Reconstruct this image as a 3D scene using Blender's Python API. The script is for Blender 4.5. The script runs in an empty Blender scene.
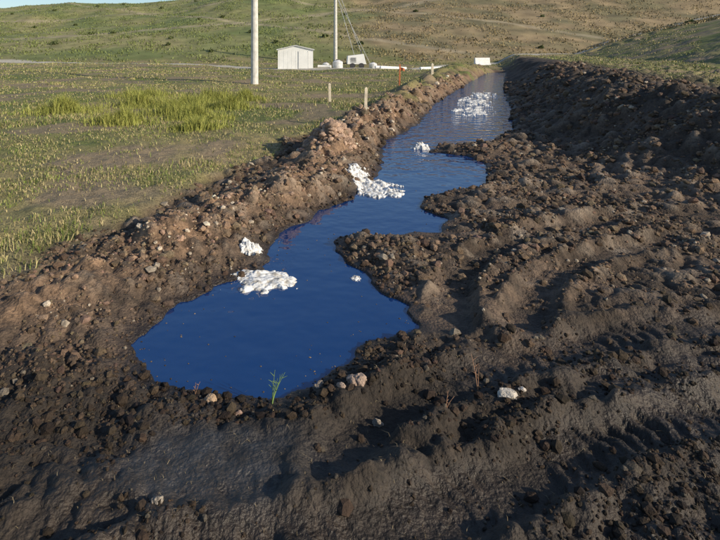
import bpy, bmesh, math, numpy as np
from mathutils import Vector
rng=np.random.default_rng(7)
scene=bpy.context.scene

# ---------------------------------------------------------------- noise
_perm=rng.permutation(256); _perm=np.concatenate([_perm,_perm])
_ang=rng.random(256)*2*np.pi; _gx=np.cos(_ang); _gy=np.sin(_ang)
def pn(x,y):
    xf=np.floor(x); yf=np.floor(y)
    xi=xf.astype(np.int64)&255; yi=yf.astype(np.int64)&255
    x=x-xf; y=y-yf
    u=x*x*x*(x*(x*6-15)+10); v=y*y*y*(y*(y*6-15)+10)
    def g(ix,iy,dx,dy):
        h=_perm[_perm[ix&255]+(iy&255)]
        return _gx[h]*dx+_gy[h]*dy
    a=g(xi,yi,x,y); b=g(xi+1,yi,x-1,y); c=g(xi,yi+1,x,y-1); d=g(xi+1,yi+1,x-1,y-1)
    return (a+(b-a)*u)*(1-v)+(c+(d-c)*u)*v
def fbm(x,y,wl,octv,sp=None,gain=.5,bil=False):
    s=np.zeros_like(x); a=1.0
    for i in range(octv):
        n=pn(x/wl+i*17.3,y/wl-i*9.1)*1.6
        if bil: n=np.abs(n)*2-.5
        w=a if sp is None else a*np.clip(wl/(sp*2.2)-.6,0,1)
        s+=n*w; a*=gain; wl*=.5
        if i==0: x,y=x*.8-y*.6,x*.6+y*.8
    return s
def sm(a,b,x):
    t=np.clip((x-a)/(b-a),0,1); return t*t*(3-2*t)

# ---------------------------------------------------------------- site plan (metres)
POOL=np.array([(-.80,2.58),(-.427,2.42),(-.092,2.40),(.076,2.48),(.20,2.62),(.30,2.78),(.42,2.9),(.67,3.0),
(.70,3.27),(.58,3.44),(.48,3.68),(.385,3.95),(.27,4.25),(.338,4.45),(.80,4.50),(1.252,4.56),(1.40,4.95),(1.25,5.3),
(1.30,5.62),(1.645,5.9),(2.2,6.1),(2.68,7.44),(2.50,7.9),(2.105,8.2),(2.31,8.7),(3.2,8.9),(4.25,10.4),
(5.7,14.0),(7.6,19.2),(10.9,27.8),(14.9,37.6),(13.7,37.6),(9.3,27.8),(5.7,19.4),(3.9,15.2),(2.8,11.85),
(2.12,10.3),(1.55,9.28),(1.30,8.2),(1.12,6.96),(.72,5.93),(.38,5.38),(.05,4.885),(-.16,4.6),(-.25,4.3),(-.23,3.98),
(-.28,3.78),(-.50,3.62),(-.66,3.40),(-.82,3.10),(-.92,2.82)])
def _pool_dist(x,y):
    d2=np.full(x.shape,1e9); ins=np.zeros(x.shape,bool); n=len(POOL)
    for i in range(n):
        ax,ay=POOL[i]; bx,by=POOL[(i+1)%n]
        ex,ey=bx-ax,by-ay
        t=np.clip(((x-ax)*ex+(y-ay)*ey)/(ex*ex+ey*ey),0,1)
        d2=np.minimum(d2,(x-ax-t*ex)**2+(y-ay-t*ey)**2)
        c=((ay>y)!=(by>y))
        if ey!=0: ins^= c&(x<(y-ay)*ex/ey+ax)
    return np.where(ins,-1,1)*np.sqrt(d2)
def pool_dist(x,y):
    out=np.full(x.shape,30.); m=(y<50)&(x>-12)&(x<28)
    if m.any(): out[m]=_pool_dist(x[m],y[m])
    return out
def line_dist(x,y,pts):
    D=np.full(x.shape,99.); S=np.zeros(x.shape); VV=np.zeros(x.shape)
    P=np.array([p[:2] for p in pts]); lo=P.min(0)-3; hi=P.max(0)+3
    m=(x>lo[0])&(x<hi[0])&(y>lo[1])&(y<hi[1])
    if not m.any(): return D,S,VV
    x=x[m]; y=y[m]
    d=np.full(x.shape,1e9); s=np.zeros(x.shape); acc=0; val=np.zeros(x.shape)
    for i in range(len(pts)-1):
        a=pts[i]; b=pts[i+1]; ex,ey=b[0]-a[0],b[1]-a[1]; L=math.hypot(ex,ey)
        t=np.clip(((x-a[0])*ex+(y-a[1])*ey)/(L*L),0,1)
        dd=np.hypot(x-a[0]-t*ex,y-a[1]-t*ey)
        q=dd<d; d=np.where(q,dd,d); s=np.where(q,acc+t*L,s)
        if len(a)>2: val=np.where(q,a[2]+(b[2]-a[2])*t,val)
        acc+=L
    D[m]=d; S[m]=s; VV[m]=val
    return D,S,VV
BERM=[(-3.6,2.0,.08),(-2.6,2.5,.10),(-1.5,3.2,.12),(-.9,4.2,.18),(-.47,5.0,.16),(-.08,5.7,.15),(.47,7.5,.20),(1.32,10.2,.22),(3.05,14.8,.28),(5.2,20.8,.34),(9.1,30.5,.42),(13.1,39,.4)]
GX=[-60,-5,-2.1,-1.6,-1.24,-.585,.12,1.54,3.8,7.4,13.2,21.3,40,80]
GY=[0.5,2.4,3.3,4.2,5.7,7.3,9.2,12.0,16.6,24.6,37.6,50,60,70]
TY=[0,3.76,6,9,15,20,32,53,90,200]
TX=[4.3,4.0,3.8,4.1,6.2,8.3,12.9,20,34,76]
RX=[-150,-10.5,-1.4,7.5,20,60,150]; RY=[95,53,39,38.5,54,75,120]
CX=[-700,-300,-126,-56,-28,-14,21,70,126,300,700]
CH=[5,6,10,13.6,14.6,17.2,22.0,27,31,36,36]
RUTS=[[(.12,1.98),(.30,2.20),(.62,2.40),(1.05,2.60),(1.79,2.85),(3,3.0)],
      [(-.5,1.52),(.09,1.62),(.48,1.76),(1.07,2.02),(1.9,2.25),(3,2.4)],
      [(.86,3.0),(1.02,3.45),(1.35,3.95),(2.1,4.5),(3.2,4.9)],[(1.25,2.95),(1.6,3.45),(2.3,4.0),(3.4,4.4)]]
def road_mask(x,y):
    ry=np.interp(x,RX,RY); return 1-sm(1.0,1.9,np.abs(y-ry)*.8+fbm(x,y,2.5,2)*.35)
def fields(x,y):
    sp=.0055*(y+1.1)
    far=np.clip(y/12,0,4)
    d=pool_dist(x,y)+fbm(x,y,.32,5,sp,gain=.55)*(.045+.03*far)
    ye=np.interp(x,GX,GY)
    w=.35+.03*y
    mud=sm(-w,w,ye-y+fbm(x,y,1.3,4,sp)*(.25+.07*y))
    xt=np.interp(y,TY,TX)+fbm(x,y,2.2,3,sp)*.35
    bank=sm(0,1,(x-xt)/2.3)
    return sp,d,mud,xt,bank
def rut_field(x,y,sp=None):
    zr=np.zeros_like(x); mk=np.zeros_like(x)
    for i,r in enumerate(RUTS):
        rd,s,_=line_dist(x,y,r)
        rd=rd+.024*fbm(x,y,.3,4,sp)
        prof=-.050*np.exp(-(rd/.115)**4)+.036*np.exp(-((rd-.175)/.05)**2)
        lug=.014*np.clip(np.sin(s*78+np.abs(rd)*30)*2.0,-1,1)*np.clip(.6+.8*fbm(x+5,y,.5,2),.2,1)
        k=.5+.5*sm(-.3,.3,fbm(x,y,.6,2))
        zr+=(prof+lug*(1-sm(.08,.12,rd)))*k; mk=np.maximum(mk,1-sm(.10,.16,rd))
    return zr,mk
def H(x,y,full=False):
    x=np.asarray(x,float); y=np.asarray(y,float)
    sp,d,mud,xt,bank=fields(x,y)
    dp=np.maximum(d,0)
    z=.012+.05*(1-np.exp(-dp/.3))
    bd,_,bh=line_dist(x,y,BERM)
    bw=np.clip(.28+.03*y,.3,1.2)
    up=sm(0,.28,dp)
    bn=1+.6*fbm(x,y,.8,3,sp)
    berm=bh*np.exp(-(bd/bw)**2)*np.clip(bn,.25,2)
    z+=berm*up
    z+=.26*np.exp(-(((x-.44)/.28)**2+((y-7.6)/.4)**2))*up
    z+=.06*np.exp(-(((x-.62)/.35)**2+((y-4.15)/.22)**2))*up
    z+=.08*np.exp(-(((x-2.9)/.5)**2+((y-8.2)/.4)**2))*up
    silt=np.exp(-((((x+.28)/.36)**2+((y-1.98)/.22)**2+.5*fbm(x,y,.3,3,sp)))**2)
    lump=fbm(x,y,.34,7,sp,gain=.64,bil=True)
    lump2=fbm(x+31,y-12,.95,4,sp,gain=.5)
    zr,rk=rut_field(x,y,sp)
    amp=(.026+.006*np.clip(y-3,0,8))*(1-.65*silt)*(1-.6*rk)*(1+.5*sm(.05,.2,berm))
    z+=mud*sm(0,.16,dp)*(amp*lump+.03*lump2*(1-.7*silt))
    z+=zr*sm(0.05,.3,dp)*(1-.8*silt)
    gr=1-mud
    z+=gr*(.05+.05*fbm(x,y,3.,5,sp)+.02*fbm(x,y,.25,3,sp))
    z+=gr*.2*sm(10,30,y)*sm(-.4,.5,pn(x/9,y/9))
    z+=bank*.90+bank*.06*fbm(x,y,.8,5,sp,bil=True)*(1-sm(2,5,x-xt))
    z+=14*(1-np.exp(-np.maximum(x-xt-9,0)*.30/14))
    hc=np.interp(x,CX,CH)
    hb=60+4*pn(x/30,y*0)
    t=np.clip((y-hb)/(140-hb),0,1)
    hill=hc*t**1.05*(1-.75*sm(150,420,y))
    und=fbm(x,y,38,4,sp)*1.1*sm(70,110,y)+fbm(x,y,9,4,sp)*.16*sm(62,80,y)
    z=np.where(y>55,np.maximum(z,hill+.2)+und*(1-sm(180,260,y)*.3),z)
    inside=d<0
    z=np.where(inside,-np.minimum(.3,-d*.9),z)
    z=np.where((~inside)&(d<.03),np.maximum(z,.0),z)
    z=np.where(d>.06,.012+np.where(z-.012>0,z-.012,(z-.012)*.05),z)
    if full: return z,d,mud,xt,bank,silt,berm,lump,sp,rk
    return z

# ---------------------------------------------------------------- helpers
def mesh_obj(name,v,f,smooth=False,mat=None,attrs=None,nside=3):
    me=bpy.data.meshes.new(name)
    v=np.ascontiguousarray(v,np.float32); f=np.ascontiguousarray(f,np.int32)
    me.vertices.add(len(v)); me.vertices.foreach_set('co',v.ravel())
    me.loops.add(f.size); me.loops.foreach_set('vertex_index',f.ravel())
    me.polygons.add(len(f)); me.polygons.foreach_set('loop_start',np.arange(len(f),dtype=np.int32)*nside)
    me.polygons.foreach_set('loop_total',np.full(len(f),nside,np.int32))
    me.polygons.foreach_set('use_smooth',np.full(len(f),smooth))
    me.update(calc_edges=True)
    for k,a in (attrs or {}).items():
        if a.ndim==2:
            at=me.attributes.new(k,'FLOAT_COLOR','POINT')
            c=np.ones((len(v),4),np.float32); c[:,:3]=a; at.data.foreach_set('color',c.ravel())
        else:
            at=me.attributes.new(k,'FLOAT','POINT'); at.data.foreach_set('value',a.astype(np.float32))
    ob=bpy.data.objects.new(name,me); scene.collection.objects.link(ob)
    if mat: me.materials.append(mat)
    return ob
def new_mat(name):
    m=bpy.data.materials.new(name); m.use_nodes=True
    nt=m.node_tree; return m,nt,nt.nodes['Principled BSDF']
def N(nt,t,**k):
    n=nt.nodes.new(t)
    for a,b in k.items(): setattr(n,a,b)
    return n
def attr_mat(name,rough=.9,lo=.55,hi=1.5,scale=40,bump=.3,bscale=120,bdist=.01,wet=False,spec=.3):
    m,nt,b=new_mat(name); L=nt.links
    at=N(nt,'ShaderNodeAttribute',attribute_name='Col')
    tc=N(nt,'ShaderNodeTexCoord')
    no=N(nt,'ShaderNodeTexNoise'); no.inputs['Scale'].default_value=scale; no.inputs['Detail'].default_value=8; no.inputs['Roughness'].default_value=.72
    L.new(tc.outputs['Object'],no.inputs['Vector'])
    mr=N(nt,'ShaderNodeMapRange'); mr.inputs[1].default_value=.3; mr.inputs[2].default_value=.7; mr.inputs[3].default_value=lo; mr.inputs[4].default_value=hi
    L.new(no.outputs['Fac'],mr.inputs[0])
    mx=N(nt,'ShaderNodeVectorMath',operation='MULTIPLY'); L.new(at.outputs['Color'],mx.inputs[0]); L.new(mr.outputs[0],mx.inputs[1])
    L.new(mx.outputs[0],b.inputs['Base Color'])
    b.inputs['Roughness'].default_value=rough; b.inputs['Specular IOR Level'].default_value=spec
    if bump>0:
        n2=N(nt,'ShaderNodeTexNoise'); n2.inputs['Scale'].default_value=bscale; n2.inputs['Detail'].default_value=6
        L.new(tc.outputs['Object'],n2.inputs['Vector'])
        bp=N(nt,'ShaderNodeBump'); bp.inputs['Strength'].default_value=bump; bp.inputs['Distance'].default_value=bdist
        L.new(n2.outputs['Fac'],bp.inputs['Height']); L.new(bp.outputs[0],b.inputs['Normal'])
    if wet:
        aw=N(nt,'ShaderNodeAttribute',attribute_name='wet')
        m2=N(nt,'ShaderNodeMapRange'); m2.inputs[3].default_value=.95; m2.inputs[4].default_value=.34
        L.new(aw.outputs['Fac'],m2.inputs[0]); L.new(m2.outputs[0],b.inputs['Roughness'])
    return m
def flat_mat(name,col,rough=.6,metal=0,scale=8,var=.25,bump=.1):
    m,nt,b=new_mat(name); L=nt.links
    tc=N(nt,'ShaderNodeTexCoord'); no=N(nt,'ShaderNodeTexNoise'); no.inputs['Scale'].default_value=scale; no.inputs['Detail'].default_value=7
    L.new(tc.outputs['Object'],no.inputs['Vector'])
    cr=N(nt,'ShaderNodeValToRGB'); cr.color_ramp.elements[0].position=.3; cr.color_ramp.elements[1].position=.7
    cr.color_ramp.elements[0].color=tuple(c*(1-var) for c in col)+(1,); cr.color_ramp.elements[1].color=tuple(min(1,c*(1+var*.4)) for c in col)+(1,)
    L.new(no.outputs['Fac'],cr.inputs[0]); L.new(cr.outputs[0],b.inputs['Base Color'])
    bp=N(nt,'ShaderNodeBump'); bp.inputs['Strength'].default_value=bump; bp.inputs['Distance'].default_value=.01
    L.new(no.outputs['Fac'],bp.inputs['Height']); L.new(bp.outputs[0],b.inputs['Normal'])
    b.inputs['Roughness'].default_value=rough; b.inputs['Metallic'].default_value=metal
    return m

# ---------------------------------------------------------------- ground
R,C=1500,1300
Yr=np.exp(np.linspace(math.log(.9),math.log(620),R))-.9
s=np.linspace(-1,1,C); s=.65*s+.35*s**3
Y,S=np.meshgrid(Yr,s,indexing='ij'); X=S*(1.25*(Y+1)+1.2)
x=X.ravel(); y=Y.ravel()
z,d,mud,xt,bank,silt,berm,lump,sp,rk=H(x,y,True)
def mix(a,b,t): return a+(np.asarray(b)-a)*t[:,None]
n1=fbm(x,y,.9,4,sp); n2=fbm(x+50,y,.12,3,sp); n3=fbm(x,y-80,5,4,sp)
col=np.tile(np.array([.056,.040,.028]),(len(x),1))
col=mix(col,[.138,.094,.063],np.clip(.35+.6*n1+.5*n2,0,1))
col=mix(col,[.29,.180,.108],np.clip(sm(.03,.18,berm)*(.6+.6*n2),0,1)*.85)
col=mix(col,[.34,.275,.21],np.clip((lump-.25)*.8,0,1)*sm(2.5,4,y)*.5)
shade_damp=(1-sm(2.3,3.3,y+.25*n1-.15*(x-.5)))*.82  # foreground shadow, along with damp, painted into the mud colour
col=mix(col,[.028,.022,.017],shade_damp)
col=mix(col,[.066,.066,.069],np.clip(silt*(.65+.5*n2),0,1)*.8)
wet=np.clip(np.exp(-np.maximum(d,0)/.07),0,1)*mud
col=mix(col,[.018,.014,.012],wet*.88)
col=mix(col,[.044,.034,.027],bank*.7)
g=np.tile(np.array([.125,.145,.040]),(len(x),1))
g=mix(g,[.30,.24,.11],np.clip(.5+.8*n3+.6*n1,0,1))
g=mix(g,[.07,.09,.028],np.clip(n1*1.3,0,1)*.5)
g=mix(g,[.25,.18,.125],sm(.05,.5,fbm(x-9,y+4,2.4,4,sp))*.7)
hm=sm(58,66,y)
hg=mix(np.tile(np.array([.145,.175,.055]),(len(x),1)),[.25,.23,.10],np.clip(.5+1.1*fbm(x,y,14,5,sp),0,1))
hbn=mix(np.tile(np.array([.29,.215,.118]),(len(x),1)),[.18,.155,.08],np.clip(.5+1.2*fbm(x,y,7,5,sp),0,1))
bm=sm(-6,8,x-10+.12*(100-y)+6*fbm(x,y,20,3,sp))
h=hg+(hbn-hg)*bm[:,None]
for off,sl,wd in ((20,.9,1.2),(48,.9,1.0),(95,-.35,1.4),(118,-.2,1.2)):
    ln=np.abs(y-(off+62-x*sl if sl>0 else off+x*-sl)+2*pn(x/14,y/14))
    h=mix(h,[.36,.30,.20],(1-sm(wd*.5,wd*1.3,ln))*.6)
h=h*(1+.35*np.clip(fbm(x,y,2.2,3,sp),-1,1))[:,None]
g=g+(h-g)*hm[:,None]
rm=road_mask(x,y)*(y<100)
g=mix(g,[.50,.46,.39],rm*.9)
top=sm(.9,1.0,bank)*sm(2.5,4.5,x-xt)
mudc=mud*(1-top)
mudc=np.where(y>55,mudc*(1-sm(55,62,y)),mudc)
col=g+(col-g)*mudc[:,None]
wet=np.clip(wet+silt*.6+mud*(shade_damp*.6+.3*(1-sm(.02,.12,berm)))*np.clip(.45+1.2*n1+rk*.5,0,1),0,1)
col=np.clip(col,.008,.8)
idx=np.arange(R*C).reshape(R,C)
f=np.stack([idx[:-1,:-1],idx[:-1,1:],idx[1:,1:],idx[1:,:-1]],-1).reshape(-1,4)
gm=attr_mat('ground_soil',lo=.40,hi=1.70,scale=26,bump=1.0,bscale=60,bdist=.018,wet=True,spec=.45)
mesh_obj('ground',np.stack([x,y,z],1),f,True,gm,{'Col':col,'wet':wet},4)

# ---------------------------------------------------------------- water
m,nt,b=new_mat('leachate_water'); L=nt.links
b.inputs['Base Color'].default_value=(.001,.034,.150,1); b.inputs['Roughness'].default_value=.03  # blue of the reflected sky is also put into the base colour
b.inputs['IOR'].default_value=2.0
tc=N(nt,'ShaderNodeTexCoord'); no=N(nt,'ShaderNodeTexNoise'); no.inputs['Scale'].default_value=4.5; no.inputs['Detail'].default_value=2
L.new(tc.outputs['Object'],no.inputs['Vector'])
sx=N(nt,'ShaderNodeSeparateXYZ'); L.new(tc.outputs['Object'],sx.inputs[0])
mr=N(nt,'ShaderNodeMapRange'); mr.inputs[1].default_value=6; mr.inputs[2].default_value=12; mr.inputs[3].default_value=.12; mr.inputs[4].default_value=1.0
L.new(sx.outputs['Y'],mr.inputs[0])
bp=N(nt,'ShaderNodeBump'); bp.inputs['Distance'].default_value=.06
L.new(mr.outputs[0],bp.inputs['Strength']); L.new(no.outputs['Fac'],bp.inputs['Height']); L.new(bp.outputs[0],b.inputs['Normal'])
gx=np.linspace(0,1,12)
rows=np.array([1.9,3,5,8,12,18,27,39.5]); lx=np.array([-1.6,-1.6,-1.0,.6,1.8,3.6,7.5,12.5]); rx=np.array([1.6,1.6,2.2,3.6,5.4,8.6,12.6,16.5])
vv=[(lx[i]+(rx[i]-lx[i])*t,rows[i],0) for i in range(8) for t in gx]
ff=[(i*12+j,i*12+j+1,(i+1)*12+j+1,(i+1)*12+j) for i in range(7) for j in range(11)]
mesh_obj('water',np.array(vv),np.array(ff),True,m,None,4)

# ---------------------------------------------------------------- clods
def ico(sub):
    bm=bmesh.new(); bmesh.ops.create_icosphere(bm,subdivisions=sub,radius=1)
    v=np.array([p.co[:] for p in bm.verts]); t=np.array([[q.index for q in fc.verts] for fc in bm.faces]); bm.free(); return v,t
def clod_variants(sub,n,rough):
    v,t=ico(sub); out=[]
    for i in range(n):
        a=v.copy()
        for k in range(6):
            dirn=rng.normal(size=3); dirn/=np.linalg.norm(dirn); c=rng.uniform(.45,.85)
            pr=a@dirn; a=a-np.outer(np.maximum(pr-c,0),dirn)*.75
        if sub>=3:
            q=v*1.6+i*7.7
            a*=(1+.22*pn(q[:,0]+q[:,2]*.7,q[:,1]-q[:,2]*.6)+.16*pn(q[:,0]*2.6-q[:,2]*2,q[:,1]*2.6+q[:,2]*1.7))[:,None]
        a*=(1+rough*rng.normal(size=(len(v),1)))
        a*=rng.uniform(.7,1.25,3); out.append(a)
    return out,t
def scatter_clods(name,pos,size,colr,mat,sub=1,rough=.07,nv=14,flat=.75):
    var,t=clod_variants(sub,nv,rough); n=len(pos); nvt=len(var[0])
    V=np.empty((n,nvt,3)); ch=rng.integers(0,nv,n); va=np.array(var)
    ang=rng.random(n)*6.283; til=rng.normal(size=n)*.5
    B=va[ch]
    ct,st=np.cos(til)[:,None],np.sin(til)[:,None]
    Bx=B[:,:,0]; By=B[:,:,1]*ct-B[:,:,2]*st; Bz=(B[:,:,1]*st+B[:,:,2]*ct)*flat
    c,s_=np.cos(ang)[:,None],np.sin(ang)[:,None]
    V[:,:,0]=(Bx*c-By*s_)*size[:,None]+pos[:,0:1]; V[:,:,1]=(Bx*s_+By*c)*size[:,None]+pos[:,1:2]; V[:,:,2]=Bz*size[:,None]+pos[:,2:3]
    F=(t[None]+ (np.arange(n)*nvt)[:,None,None]).reshape(-1,3)
    return mesh_obj(name,V.reshape(-1,3),F,False,mat,{'Col':np.repeat(colr,nvt,0)})
cm=attr_mat('clod_soil',lo=.5,hi=1.55,scale=60,bump=.8,bscale=140,bdist=.008)
M=120000
ty=np.exp(rng.uniform(math.log(1.9),math.log(26),M))-.7; tx=rng.uniform(-1,1,M)*(.95*ty+.8)
zz,dd,mm,xx,bb,si,be,lu,_,rk_=H(tx,ty,True)
cl=fbm(tx,ty,.7,3)
keep=(mm>.5)&(dd>.01)&(si<.3)&(rng.random(M)<np.clip(.5+.9*cl+.8*be-.5*rk_,.06,1))&((tx-xx)<3)
tx,ty,zz,dd,be=tx[keep],ty[keep],zz[keep],dd[keep],be[keep]
n=len(tx)
size=(.0022*(ty+.8))*rng.uniform(.6,1.3,n)*(1+rng.pareto(2.7,n)); size=np.minimum(size,.018+.007*ty)
cc=np.array([.14,.097,.065])*rng.uniform(.4,1.5,(n,1))*(1+rng.normal(size=(n,3))*.04)
pale=(rng.random(n)<.05)[:,None]; cc=np.where(pale,np.array([.36,.30,.23])*rng.uniform(.7,1.1,(n,1)),cc)
clod_shade=(1-sm(2.3,3.3,ty-.15*(tx-.5)))  # same foreground shadow and damp painted onto the clods
cc=cc*(1-.72*clod_shade[:,None]); cc=cc*(1+.8*sm(.03,.18,be))[:,None]
cc=cc*(1-.7*np.exp(-np.maximum(dd,0)/.06))[:,None]
scatter_clods('mud_clods',np.stack([tx,ty,zz+size*.1],1),size,np.clip(cc,.01,.6),cm)
M=1300
ty=np.exp(rng.uniform(math.log(2.2),math.log(32),M))-.4; tx=rng.uniform(-1,1,M)*(1.0*ty+.5)
zz,dd,mm,xx,bb,si,be,lu,_,_=H(tx,ty,True)
keep=(mm>.5)&(dd>.06)&(si<.2)&((be>.08)|(rng.random(M)<.2))&((tx-xx)<1.5)
tx,ty,zz,be=tx[keep],ty[keep],zz[keep],be[keep]; n=len(tx)
size=rng.uniform(.010,.028,n)*(1+.13*ty); size=np.where((ty<3.3),size*.7,size)
cc=np.array([.22,.148,.098])*rng.uniform(.55,1.25,(n,1)); clod_shade=(1-sm(2.3,3.3,ty)); cc=cc*(1-.76*clod_shade[:,None])  # lumps darkened too for the painted foreground shadow and damp
scatter_clods('spoil_lumps',np.stack([tx,ty,zz],1),size,cc,cm,sub=3,rough=.025,nv=12)
n=150; a=rng.random(n)*6.28; r=np.sqrt(rng.random(n))
px=.44+r*np.cos(a)*.36; py=7.5+r*np.sin(a)*.4
hz=H(px,py); size=rng.uniform(.02,.07,n)
cc=np.array([.42,.29,.21])*rng.uniform(.6,1.15,(n,1))
scatter_clods('clay_heap',np.stack([px,py,hz+size*.3],1),size,cc,cm,sub=3,rough=.025,nv=8)
def rock(name,x0,y0,sz,colr):
    hz=float(H([x0],[y0])[0]); k=9
    a=rng.random(k)*6.28; rr=rng.random(k)*sz*.8; size=sz*rng.uniform(.25,.6,k); size[0]=sz*.75; rr[0]=0
    p=np.stack([x0+rr*np.cos(a),y0+rr*np.sin(a)*.7,np.full(k,hz)+size*.25],1)
    scatter_clods(name,p,size,np.tile(np.array(colr),(k,1))*rng.uniform(.75,1.1,(k,1)),cm,sub=3,rough=.02,nv=6)
rock('rock',.28,2.42,.055,(.38,.28,.22)); rock('rock',.92,2.30,.045,(.58,.52,.44)); rock('rock',-.40,2.36,.035,(.44,.31,.20))
rock('rock',.10,2.46,.03,(.34,.28,.23)); rock('rock',1.0,2.34,.022,(.56,.50,.43)); rock('rock',-.26,2.28,.022,(.3,.2,.15)); rock('rock',.33,2.22,.03,(.30,.25,.20))
rock('rock',.19,2.36,.03,(.40,.30,.24)); rock('rock',-.47,1.75,.022,(.28,.24,.20))

# ---------------------------------------------------------------- foam
fm,nt,b=new_mat('white_foam'); L=nt.links
b.inputs['Roughness'].default_value=.85
tc=N(nt,'ShaderNodeTexCoord'); no=N(nt,'ShaderNodeTexNoise'); no.inputs['Scale'].default_value=26; no.inputs['Detail'].default_value=7
L.new(tc.outputs['Object'],no.inputs['Vector'])
cr=N(nt,'ShaderNodeValToRGB'); cr.color_ramp.elements[0].position=.34; cr.color_ramp.elements[0].color=(.42,.38,.32,1); cr.color_ramp.elements[1].position=.55; cr.color_ramp.elements[1].color=(.80,.80,.79,1)
L.new(no.outputs['Fac'],cr.inputs[0]); L.new(cr.outputs[0],b.inputs['Base Color'])
bp=N(nt,'ShaderNodeBump'); bp.inputs['Strength'].default_value=.5; bp.inputs['Distance'].default_value=.012
L.new(no.outputs['Fac'],bp.inputs['Height']); L.new(bp.outputs[0],b.inputs['Normal'])
def foam(name,cx,cy,rx_,ry_,h,seed,sharp=.5,rot=0,thin=False):
    q=150; u=np.linspace(-1.6,1.6,q); U,W=np.meshgrid(u,u); uf=U.ravel(); wf=W.ravel()
    r=np.hypot(uf,wf)
    fl=1-r+sharp*fbm(uf+seed*5.1,wf-seed*3.3,.9,6,gain=.6)
    if thin: fl=fl-.25+.9*fbm(uf*1.5+seed,wf*1.5,.7,5,gain=.6)
    c,s_=math.cos(rot),math.sin(rot); Xw=uf*rx_; Yw=wf*ry_
    X_=cx+Xw*c-Yw*s_; Y_=cy+Xw*s_+Yw*c
    e=.06; base=np.maximum((H(X_,Y_)+H(X_+e,Y_)+H(X_-e,Y_)+H(X_,Y_+e)+H(X_,Y_-e))/5,0)
    base=np.where(pool_dist(X_,Y_)<-.03,0,base)
    hh=h*np.sqrt(np.clip(fl,0,1))*(.75+.45*fbm(uf+seed,wf+seed*2,.8,3,gain=.5,bil=True))
    Z_=base+.001+np.maximum(hh,0)
    Z_=np.where(fl<=0,base-.004,Z_)
    Id=np.arange(q*q).reshape(q,q); F=np.stack([Id[:-1,:-1],Id[:-1,1:],Id[1:,1:],Id[1:,:-1]],-1).reshape(-1,4)
    F=F[(fl[F]>0).any(1)]
    used=np.unique(F); mp=np.zeros(q*q,int); mp[used]=np.arange(len(used))
    return mesh_obj(name,np.stack([X_,Y_,Z_],1)[used],mp[F],True,fm,None,4)
foam('foam_patch',-.235,3.62,.215,.14,.035,3.1,.5)
foam('foam_patch',.88,6.05,.24,.34,.05,9.4,.5,.2)
foam('foam_patch',.74,6.40,.15,.22,.05,5.2,.45)
foam('foam_lump',-.38,4.08,.085,.075,.07,12.3,.3)
foam('foam_lump',2.0,8.55,.15,.16,.11,2.2,.3)
foam('foam_lump',.40,3.66,.03,.04,.012,8.2,.4)
for i,(a,b_,c,d_) in enumerate(((4.6,13.8,.38,.9),(5.5,16.3,.42,1.1),(6.5,18.6,.35,1.0))):
    foam('foam_streak',a,b_,c,d_,.03,a*3+i,.7,-.3,True)

# ---------------------------------------------------------------- grass
def blades(name,pos,hgt,wid,colr,mat,lean=.35):
    n=len(pos); a=rng.random(n)*6.283; l=rng.random(n)*lean+.05; la=rng.random(n)*6.283
    dx,dy=np.cos(a)*wid,np.sin(a)*wid; lx_,ly_=np.cos(la)*l*hgt,np.sin(la)*l*hgt
    z_=np.zeros(n)
    V=np.stack([pos+np.stack([-dx,-dy,z_-.02],1),pos+np.stack([dx,dy,z_-.02],1),
        pos+np.stack([-dx*.7+lx_*.35,-dy*.7+ly_*.35,hgt*.55],1),pos+np.stack([dx*.7+lx_*.35,dy*.7+ly_*.35,hgt*.55],1),
        pos+np.stack([lx_*1.2,ly_*1.2,hgt*(1-.3*l)],1)],1).reshape(-1,3)
    T=np.array([[0,1,3],[0,3,2],[2,3,4]])
    F=(T[None]+(np.arange(n)*5)[:,None,None]).reshape(-1,3)
    return mesh_obj(name,V,F,False,mat,{'Col':np.repeat(colr,5,0)})
gmt=attr_mat('grass_blades',lo=.8,hi=1.25,scale=3,bump=0,rough=.6,spec=.25)
def grass_cols(n,dry):
    gcol=np.array([.15,.19,.045]); dcol=np.array([.42,.34,.18]); t=(rng.random(n)<dry)[:,None]*rng.uniform(.5,1,(n,1))
    return (gcol*(1-t)+dcol*t)*rng.uniform(.6,1.4,(n,1))
M=260000
ty=np.exp(rng.uniform(math.log(3.0),math.log(62),M))-.4; tx=rng.uniform(-1.0,.75,M)*(ty+1)
zz,dd,mm,xx,bb,si,be,lu,_,_=H(tx,ty,True)
dn=fbm(tx,ty,1.1,4); tall=sm(.1,.6,fbm(tx+7,ty+3,2.6,3))
bare=sm(.1,.5,fbm(tx-9,ty+4,2.4,4))
keep=(((mm<.45)&(dn>-.6))|((tx-xx>3.4)&(bb>.9)))&(dd>.05)&(road_mask(tx,ty)<.3)&(rng.random(M)<np.clip(.6+dn-bare*.7,.06,1))
tx,ty,zz,tall,dn=tx[keep],ty[keep],zz[keep],tall[keep],dn[keep]; n=len(tx)
hgt=(.018+.045*tall+.03*rng.random(n))*(1+.02*ty)
blades('meadow_grass',np.stack([tx,ty,zz],1),hgt,.0013+.0006*ty,grass_cols(n,.6),gmt,1.3)
M=26000
cx_=np.array([-2.1,-1.7,-2.9,-2.6,-4.2,-1.5,-3.6,-1.9,-3.0,-5.6,-4.8]); cy_=np.array([11.2,13.2,12.2,15.5,14,15.5,10.6,9.8,13.6,12.5,16]); cr_=np.array([.55,.5,.8,.9,.9,.4,.6,.45,.9,.9,1])
k=rng.integers(0,11,M); a=rng.random(M)*6.28; r=np.abs(rng.normal(size=M))*.6*cr_[k]
tx=cx_[k]+r*np.cos(a)*1.2; ty=cy_[k]+r*np.sin(a); zz=H(tx,ty)
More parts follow.
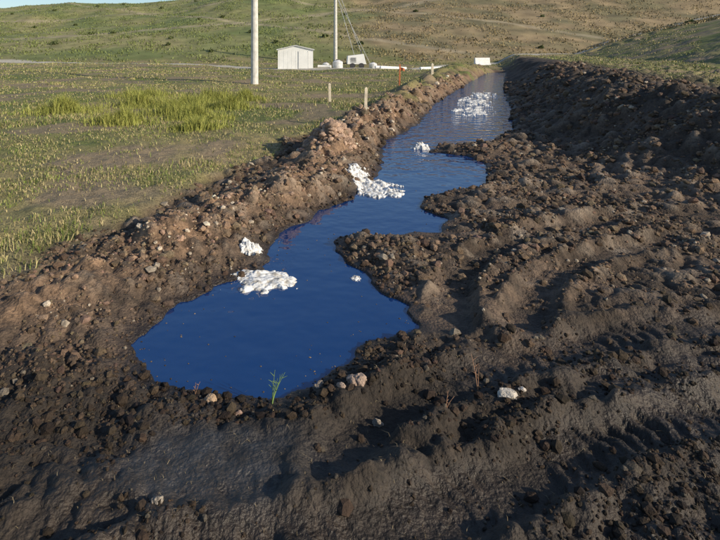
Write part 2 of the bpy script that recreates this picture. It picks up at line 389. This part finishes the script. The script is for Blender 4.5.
hv=np.clip(.75+.9*fbm(tx,ty,.6,3),.3,1.5)
blades('tall_grass',np.stack([tx,ty,zz],1),rng.uniform(.12,.46,M)*np.exp(-(r/cr_[k])**2*.7)*hv,.0055*np.ones(M),
       (np.array([.20,.23,.05])*rng.uniform(.6,1.4,(M,1))+rng.random((M,1))*np.array([.16,.12,.04])),gmt,.55)
M=100000
ty=rng.uniform(60,142,M); tx=rng.uniform(-.8,1.0,M)*ty; zz=H(tx,ty)
cl=fbm(tx,ty,6,4); keep=rng.random(M)<np.clip(.4+1.1*cl,.05,1); tx,ty,zz=tx[keep],ty[keep],zz[keep]; n=len(tx)
bmk=sm(-6,8,tx-10+.12*(100-ty))[:,None]
hc_=(np.array([.16,.19,.06])*(1-bmk)+np.array([.27,.21,.105])*bmk)*rng.uniform(.55,1.3,(n,1))
blades('hill_grass',np.stack([tx,ty,zz],1),rng.uniform(.12,.34,n),rng.uniform(.04,.10,n),hc_,gmt,1.0)
P=[];Cc=[]
for i in range(60):
    yy=rng.uniform(64,140); xx_=rng.uniform(-.8,1.0)*yy
    r=rng.uniform(.25,.6); q=90; dv=rng.normal(size=(q,3)); dv/=np.linalg.norm(dv,axis=1)[:,None]
    dv*=rng.uniform(.4,1,(q,1))*np.array([r,r,r*.7]); dv[:,2]=np.abs(dv[:,2])
    P.append(dv+np.array([xx_,yy,float(H([xx_],[yy])[0])])); Cc.append(np.array([.09,.11,.04])*rng.uniform(.6,1.5,(q,1)))
P=np.vstack(P); Cc=np.vstack(Cc)
blades('hill_shrubs',P,rng.uniform(.15,.35,len(P)),rng.uniform(.06,.15,len(P)),Cc,gmt,1.2)
M=2200
ty=np.exp(rng.uniform(math.log(1.6),math.log(9),M)); tx=rng.uniform(-1,1,M)*(ty*.9); zz,dd,mm,xx,bb,si,be,lu,_,_=H(tx,ty,True)
keep=(mm>.5)&(dd>0); tx,ty,zz=tx[keep],ty[keep],zz[keep]; n=len(tx)
blades('straw_litter',np.stack([tx,ty,zz+.003],1),rng.uniform(.005,.015,n),.0007+.0003*ty,np.array([.30,.24,.15])*rng.uniform(.3,1.1,(n,1)),gmt,4.5)
M=5000
ty=np.exp(rng.uniform(math.log(2.3),math.log(12),M)); tx=rng.uniform(-.5,.6,M)*ty
dd=pool_dist(tx,ty); keep=(dd<-.02)&(rng.random(M)<np.exp(dd/.09)*.9+.01); tx,ty=tx[keep],ty[keep]; n=len(tx)
scatter_clods('floating_debris',np.stack([tx,ty,np.zeros(n)+.001],1),rng.uniform(.0015,.004,n)*(1+.2*ty),np.array([.12,.09,.06])*rng.uniform(.4,2.2,(n,1)),cm,flat=.4)

def tube(pts,r0,r1,sides=6):
    V=[];F=[]
    for i,p in enumerate(pts):
        p=Vector(p); dr=(Vector(pts[min(i+1,len(pts)-1)])-Vector(pts[max(i-1,0)])).normalized()
        a=dr.orthogonal().normalized(); b2=dr.cross(a); r=r0+(r1-r0)*i/(len(pts)-1)
        for k in range(sides):
            t=2*math.pi*k/sides; V.append(p+(a*math.cos(t)+b2*math.sin(t))*r)
    for i in range(len(pts)-1):
        for k in range(sides):
            F.append((i*sides+k,i*sides+(k+1)%sides,(i+1)*sides+(k+1)%sides,(i+1)*sides+k))
    F.append(tuple(range(sides))[::-1]); F.append(tuple(range((len(pts)-1)*sides,len(pts)*sides)))
    return V,F
def build(name,parts,mat):
    V=[];F=[]
    for v,f_ in parts:
        o=len(V); V+= [tuple(p) for p in v]; F+=[tuple(i+o for i in q) for q in f_]
    me=bpy.data.meshes.new(name); me.from_pydata(V,[],F); me.update(); me.materials.append(mat)
    ob=bpy.data.objects.new(name,me); scene.collection.objects.link(ob); return ob
def empty(name,loc=(0,0,0)):
    e=bpy.data.objects.new(name,None); e.location=loc; scene.collection.objects.link(e); return e
def par(e,*obs):
    for o in obs: o.parent=e
def box(x0,x1,y0,y1,z0,z1):
    v=[(x0,y0,z0),(x1,y0,z0),(x1,y1,z0),(x0,y1,z0),(x0,y0,z1),(x1,y0,z1),(x1,y1,z1),(x0,y1,z1)]
    return v,[(3,2,1,0),(4,5,6,7),(0,1,5,4),(1,2,6,5),(2,3,7,6),(3,0,4,7)]
green=flat_mat('weed_green',(.22,.34,.10)); twig=flat_mat('dry_twig',(.36,.20,.12))
def weed(name,x0,y0,h,mat,n,lean):
    z0=float(H([x0],[y0])[0])
    parts=[]
    for i in range(n):
        t=i/max(1,n-1); lx_=lean*h*(.3+.9*t)+rng.normal()*.02*h; hh=h*(1-.35*rng.random())
        ly_=rng.normal()*.1*h
        pts=[(x0+lx_*q**1.6,y0+ly_*q,z0-.02+(hh+.02)*q) for q in np.linspace(0,1,7)]
        parts.append(tube(pts,.0024,.0008,5))
        for q in (3,4,5):
            p=Vector(pts[q]); dr=Vector((rng.normal(),rng.normal()*.5,.9)).normalized()*h*.16
            parts.append(tube([p,p+dr*.6,p+dr],.0014,.0005,4))
    return build(name,parts,mat)
weed('weed_sprig',-.12,2.34,.17,green,4,.30)
weed('dry_weed',.83,2.42,.19,twig,2,-.1)
weed('dry_weed',-.48,2.40,.07,twig,2,.3)
weed('dry_weed',.62,2.2,.07,twig,2,.4)

# ---------------------------------------------------------------- poles, stakes
pole_m=flat_mat('weathered_pole',(.66,.64,.60),.8,scale=6); steel=flat_mat('galvanised',(.6,.6,.6),.5,.1)
dark_m=flat_mat('dark_metal',(.05,.05,.055),.6); wood=flat_mat('stake_wood',(.72,.62,.47),.8,scale=14)
def utility_pole(x0,y0,h,r):
    z0=float(H([x0],[y0])[0])-.3
    e=empty('utility_pole')
    par(e,build('pole_shaft',[tube([(x0,y0,z0+ (h+.3)*q) for q in np.linspace(0,1,6)],r,r*.72,14)],pole_m))
    T=z0+.3+h; pts=[]
    a=Vector((1,.15,0)).normalized()
    c=Vector((x0,y0,T-.5))
    par(e,build('crossarm',[tube([c-a*1.0+Vector((0,-.2,0)),c+a*1.0+Vector((0,-.2,0))],.06,.06,4)],wood))
    ins=[]
    for k in (-.9,-.45,.45,.9):
        p=c+a*k+Vector((0,-.2,.06)); ins.append(tube([p,p+Vector((0,0,.05)),p+Vector((0,0,.10)),p+Vector((0,0,.16))],.035,.05,8)); pts.append(p+Vector((0,0,.18)))
    par(e,build('insulators',ins,dark_m)); return e,pts,T
e1,p1,T1=utility_pole(-1.94,22.9,8.6,.17)
e2,p2,T2=utility_pole(4.07,58,9.6,.22)
wires=[]
def cat(a,b,sag,n=24): return [tuple(Vector(a).lerp(Vector(b),q)-Vector((0,0,sag*4*q*(1-q)))) for q in np.linspace(0,1,n)]
for a,b_ in zip(p1,p2): wires.append(tube(cat(a,b_,.7),.009,.009,4))
for a in p1: wires.append(tube(cat(a,a+Vector((-38,-8,1)),1.2),.009,.009,4))
build('power_lines',wires,dark_m)
gy=[]
for gx_,top_ in ((6.9,T2-.8),(7.4,T2-2.0),(6.0,T2-1.6)):
    gz=float(H([gx_],[54])[0]); gy.append(tube([(4.1,57.9,top_),(gx_,54,gz)],.024,.024,5))
par(e2,build('guy_wires',gy,steel))
def stake(x0,y0,h,w,mat,name='survey_stake',tilt=0.0,flag=None):
    z0=float(H([x0],[y0])[0])-.08; w2=w/2
    v,f_=box(-w2,w2,-w2*.6,w2*.6,0,h+.08); v=v[:4]+[(a*.92,b*.92,c) for a,b,c in v[4:]]
    v.append((0,0,h+.08+w*.5)); f_=[q for q in f_ if q!=(4,5,6,7)]+[(4,5,8),(5,6,8),(6,7,8),(7,4,8)]
    v=[(x0+a+tilt*c,y0+b,z0+c) for a,b,c in v]
    o=build('stake_post' if flag else name,[(v,f_)],mat)
    if flag:
        e=empty(name); par(e,o)
        g_=6; V=[];F=[]
        for i in range(g_+1):
            for k in range(3): V.append((x0+w2+.03*i,y0+.02*math.sin(i*1.3)-.01,z0+h*.98-.06*k-.01*i))
        for i in range(g_):
            for k in range(2): F.append((i*3+k,i*3+k+1,i*3+k+4,i*3+k+3))
        par(e,build('flag_ribbon',[(V,F)],flag))
    return o
stake(1.30,10.2,.46,.06,wood,tilt=.03)
stake(.89,14.9,.50,.075,wood,tilt=-.02)
stake(5.75,22.5,.45,.10,wood,tilt=.02)
orange=flat_mat('orange_paint',(.50,.15,.05),.6)
stake(4.05,21.0,.85,.06,orange,'marker_stake',.02,orange)

# ---------------------------------------------------------------- shed & equipment
white=flat_mat('white_painted_steel',(.82,.82,.80),.5,scale=2,var=.1,bump=.05); grey=flat_mat('grey_roof',(.72,.72,.72),.5)
def shed(cx,cy,w,dp,h,rise):
    z0=float(H([cx],[cy])[0])-.05; e=empty('storage_shed')
    x0,x1,y0,y1=cx-w/2,cx+w/2,cy-dp/2,cy+dp/2
    V=[(x0,y0,z0),(x1,y0,z0),(x1,y1,z0),(x0,y1,z0),(x0,y0,z0+h),(x1,y0,z0+h),(x1,y1,z0+h),(x0,y1,z0+h),(cx,y0,z0+h+rise),(cx,y1,z0+h+rise)]
    F=[(0,1,5,8,4),(1,2,6,5),(2,3,7,9,6),(3,0,4,7)]
    par(e,build('walls',[(V,F)],white))
    o=.1; t=.05; RV=[]
    for yy in (y0-o,y1+o):
        RV+=[(x0-o,yy,z0+h-rise*o*2/w+.005),(cx,yy,z0+h+rise+.005),(x1+o,yy,z0+h-rise*o*2/w+.005),(x1+o,yy,z0+h+t),(cx,yy,z0+h+rise+t+.005),(x0-o,yy,z0+h+t)]
    RF=[(0,1,4,5),(1,2,3,4),(11,10,7,6),(10,9,8,7),(5,4,10,11),(4,3,9,10),(0,6,7,1),(1,7,8,2),(0,5,11,6),(2,8,9,3)]
    par(e,build('roof',[(RV,RF)],grey))
    ribs=[box(x0+.15+i*.3,x0+.165+i*.3,y0-.008,y0+.001,z0+.1,z0+h-.05) for i in range(int(w/.3)-1)]
    par(e,build('wall_ribs',ribs,white))
    par(e,build('door',[box(cx+.25,cx+.95,y0-.03,y0-.014,z0+.1,z0+h-.15)],white))
    par(e,build('door_frame',[box(cx+.23,cx+.248,y0-.04,y0-.014,z0+.1,z0+h-.09),box(cx+.952,cx+.97,y0-.04,y0-.014,z0+.1,z0+h-.09)],grey))
shed(-.25,40.5,2.65,2.4,1.5,.32)
def generator(cx,cy):
    z0=float(H([cx],[cy])[0]); e=empty('equipment_trailer')
    par(e,build('housing',[([(cx-.75,cy-.5,z0+.35),(cx+.75,cy-.5,z0+.35),(cx+.75,cy+.5,z0+.35),(cx-.75,cy+.5,z0+.35),(cx-.7,cy-.45,z0+1.0),(cx+.55,cy-.45,z0+1.15),(cx+.55,cy+.45,z0+1.15),(cx-.7,cy+.45,z0+1.0)],box(0,1,0,1,0,1)[1])],white))
    par(e,build('louvres',[box(cx-.5,cx-.05,cy-.515,cy-.499,z0+.5+.08*i,z0+.53+.08*i) for i in range(5)],dark_m))
    wh=[]
    for sx_ in (-.35,.35):
        wh.append(tube([(cx+sx_,cy-.62,z0+.22),(cx+sx_,cy-.46,z0+.22)],.22,.22,16))
    par(e,build('wheels',wh,dark_m)); par(e,build('drawbar',[box(cx-1.4,cx-.76,cy-.05,cy+.05,z0+.36,z0+.44)],dark_m))
    par(e,build('exhaust',[tube([(cx+.4,cy,z0+1.15),(cx+.4,cy,z0+1.5)],.04,.04,8)],dark_m))
generator(4.6,41.8)
def tank(cx,cy,sc=1.0):
    z0=float(H([cx],[cy])[0]); e=empty('storage_tank')
    par(e,build('tank_body',[tube([(cx,cy,z0),(cx,cy,z0+.5*sc)],.4*sc,.4*sc,20),tube([(cx,cy,z0+.5*sc),(cx,cy,z0+.65*sc)],.4*sc,.12*sc,20)],grey))
    par(e,build('lid',[tube([(cx,cy,z0+.65*sc),(cx,cy,z0+.7*sc)],.14*sc,.14*sc,12)],dark_m))
tank(3.1,41.5); tank(6.0,42.2,.8); tank(2.2,42.4,.7)
pp=[]
for i,(a,b_) in enumerate((((5.8,39.6),(8.3,40.4)),((6.1,39.1),(8.0,39.8)),((9.3,40),(11.3,41)),((1.5,40.8),(2.5,40.5)))):
    za=float(H([a[0]],[a[1]])[0])+.12; zb=float(H([b_[0]],[b_[1]])[0])+.12; pp.append(tube([(a[0],a[1],za),(b_[0],b_[1],zb)],.12,.12,12))
build('pipe_stack',pp,white)
def barrier(cx,cy,Lh,ang):
    z0=float(H([cx],[cy])[0]); pr=[(-.3,0),(-.3,.08),(-.12,.33),(-.08,.8),(.08,.8),(.12,.33),(.3,.08),(.3,0)]; n=8
    V=[(-Lh/2,a,b) for a,b in pr]+[(Lh/2,a,b) for a,b in pr]
    F=[tuple(range(n)),tuple(range(n,2*n))[::-1]]+[(i,i+n,(i+1)%n+n,(i+1)%n) for i in range(n)]
    o=build('concrete_barrier',[(V,F)],grey); o.location=(cx,cy,z0-.1); o.rotation_euler=(0,0,ang)
barrier(17.2,49.0,1.6,.3)

# ---------------------------------------------------------------- light & camera
el,az=math.radians(23),math.radians(120)
w=bpy.data.worlds.new('World'); scene.world=w; w.use_nodes=True; nt=w.node_tree
sky=nt.nodes.new('ShaderNodeTexSky'); sky.sky_type='NISHITA'; sky.sun_disc=False; sky.sun_elevation=el; sky.sun_rotation=az
sky.air_density=1.0; sky.dust_density=.6; sky.ozone_density=2.5
nt.links.new(sky.outputs[0],nt.nodes['Background'].inputs[0]); nt.nodes['Background'].inputs[1].default_value=.125
sd=Vector((math.sin(az)*math.cos(el),math.cos(az)*math.cos(el),math.sin(el)))
l=bpy.data.lights.new('sun','SUN'); l.energy=5.0; l.angle=math.radians(.5); l.color=(1,.88,.69)
lo=bpy.data.objects.new('sun',l); lo.rotation_euler=sd.to_track_quat('Z','Y').to_euler(); lo.location=(20,-10,20); scene.collection.objects.link(lo)
cam=bpy.data.cameras.new('camera'); co=bpy.data.objects.new('camera',cam); scene.collection.objects.link(co)
co.location=(0,0,1.6); co.rotation_euler=(math.radians(90),0,0); cam.lens=26.1; cam.sensor_width=36; cam.shift_y=-.305; cam.shift_x=.085; cam.clip_end=3000; cam.clip_start=.05
scene.camera=co
scene.view_settings.view_transform='Standard'; scene.view_settings.look='None'; scene.view_settings.exposure=0
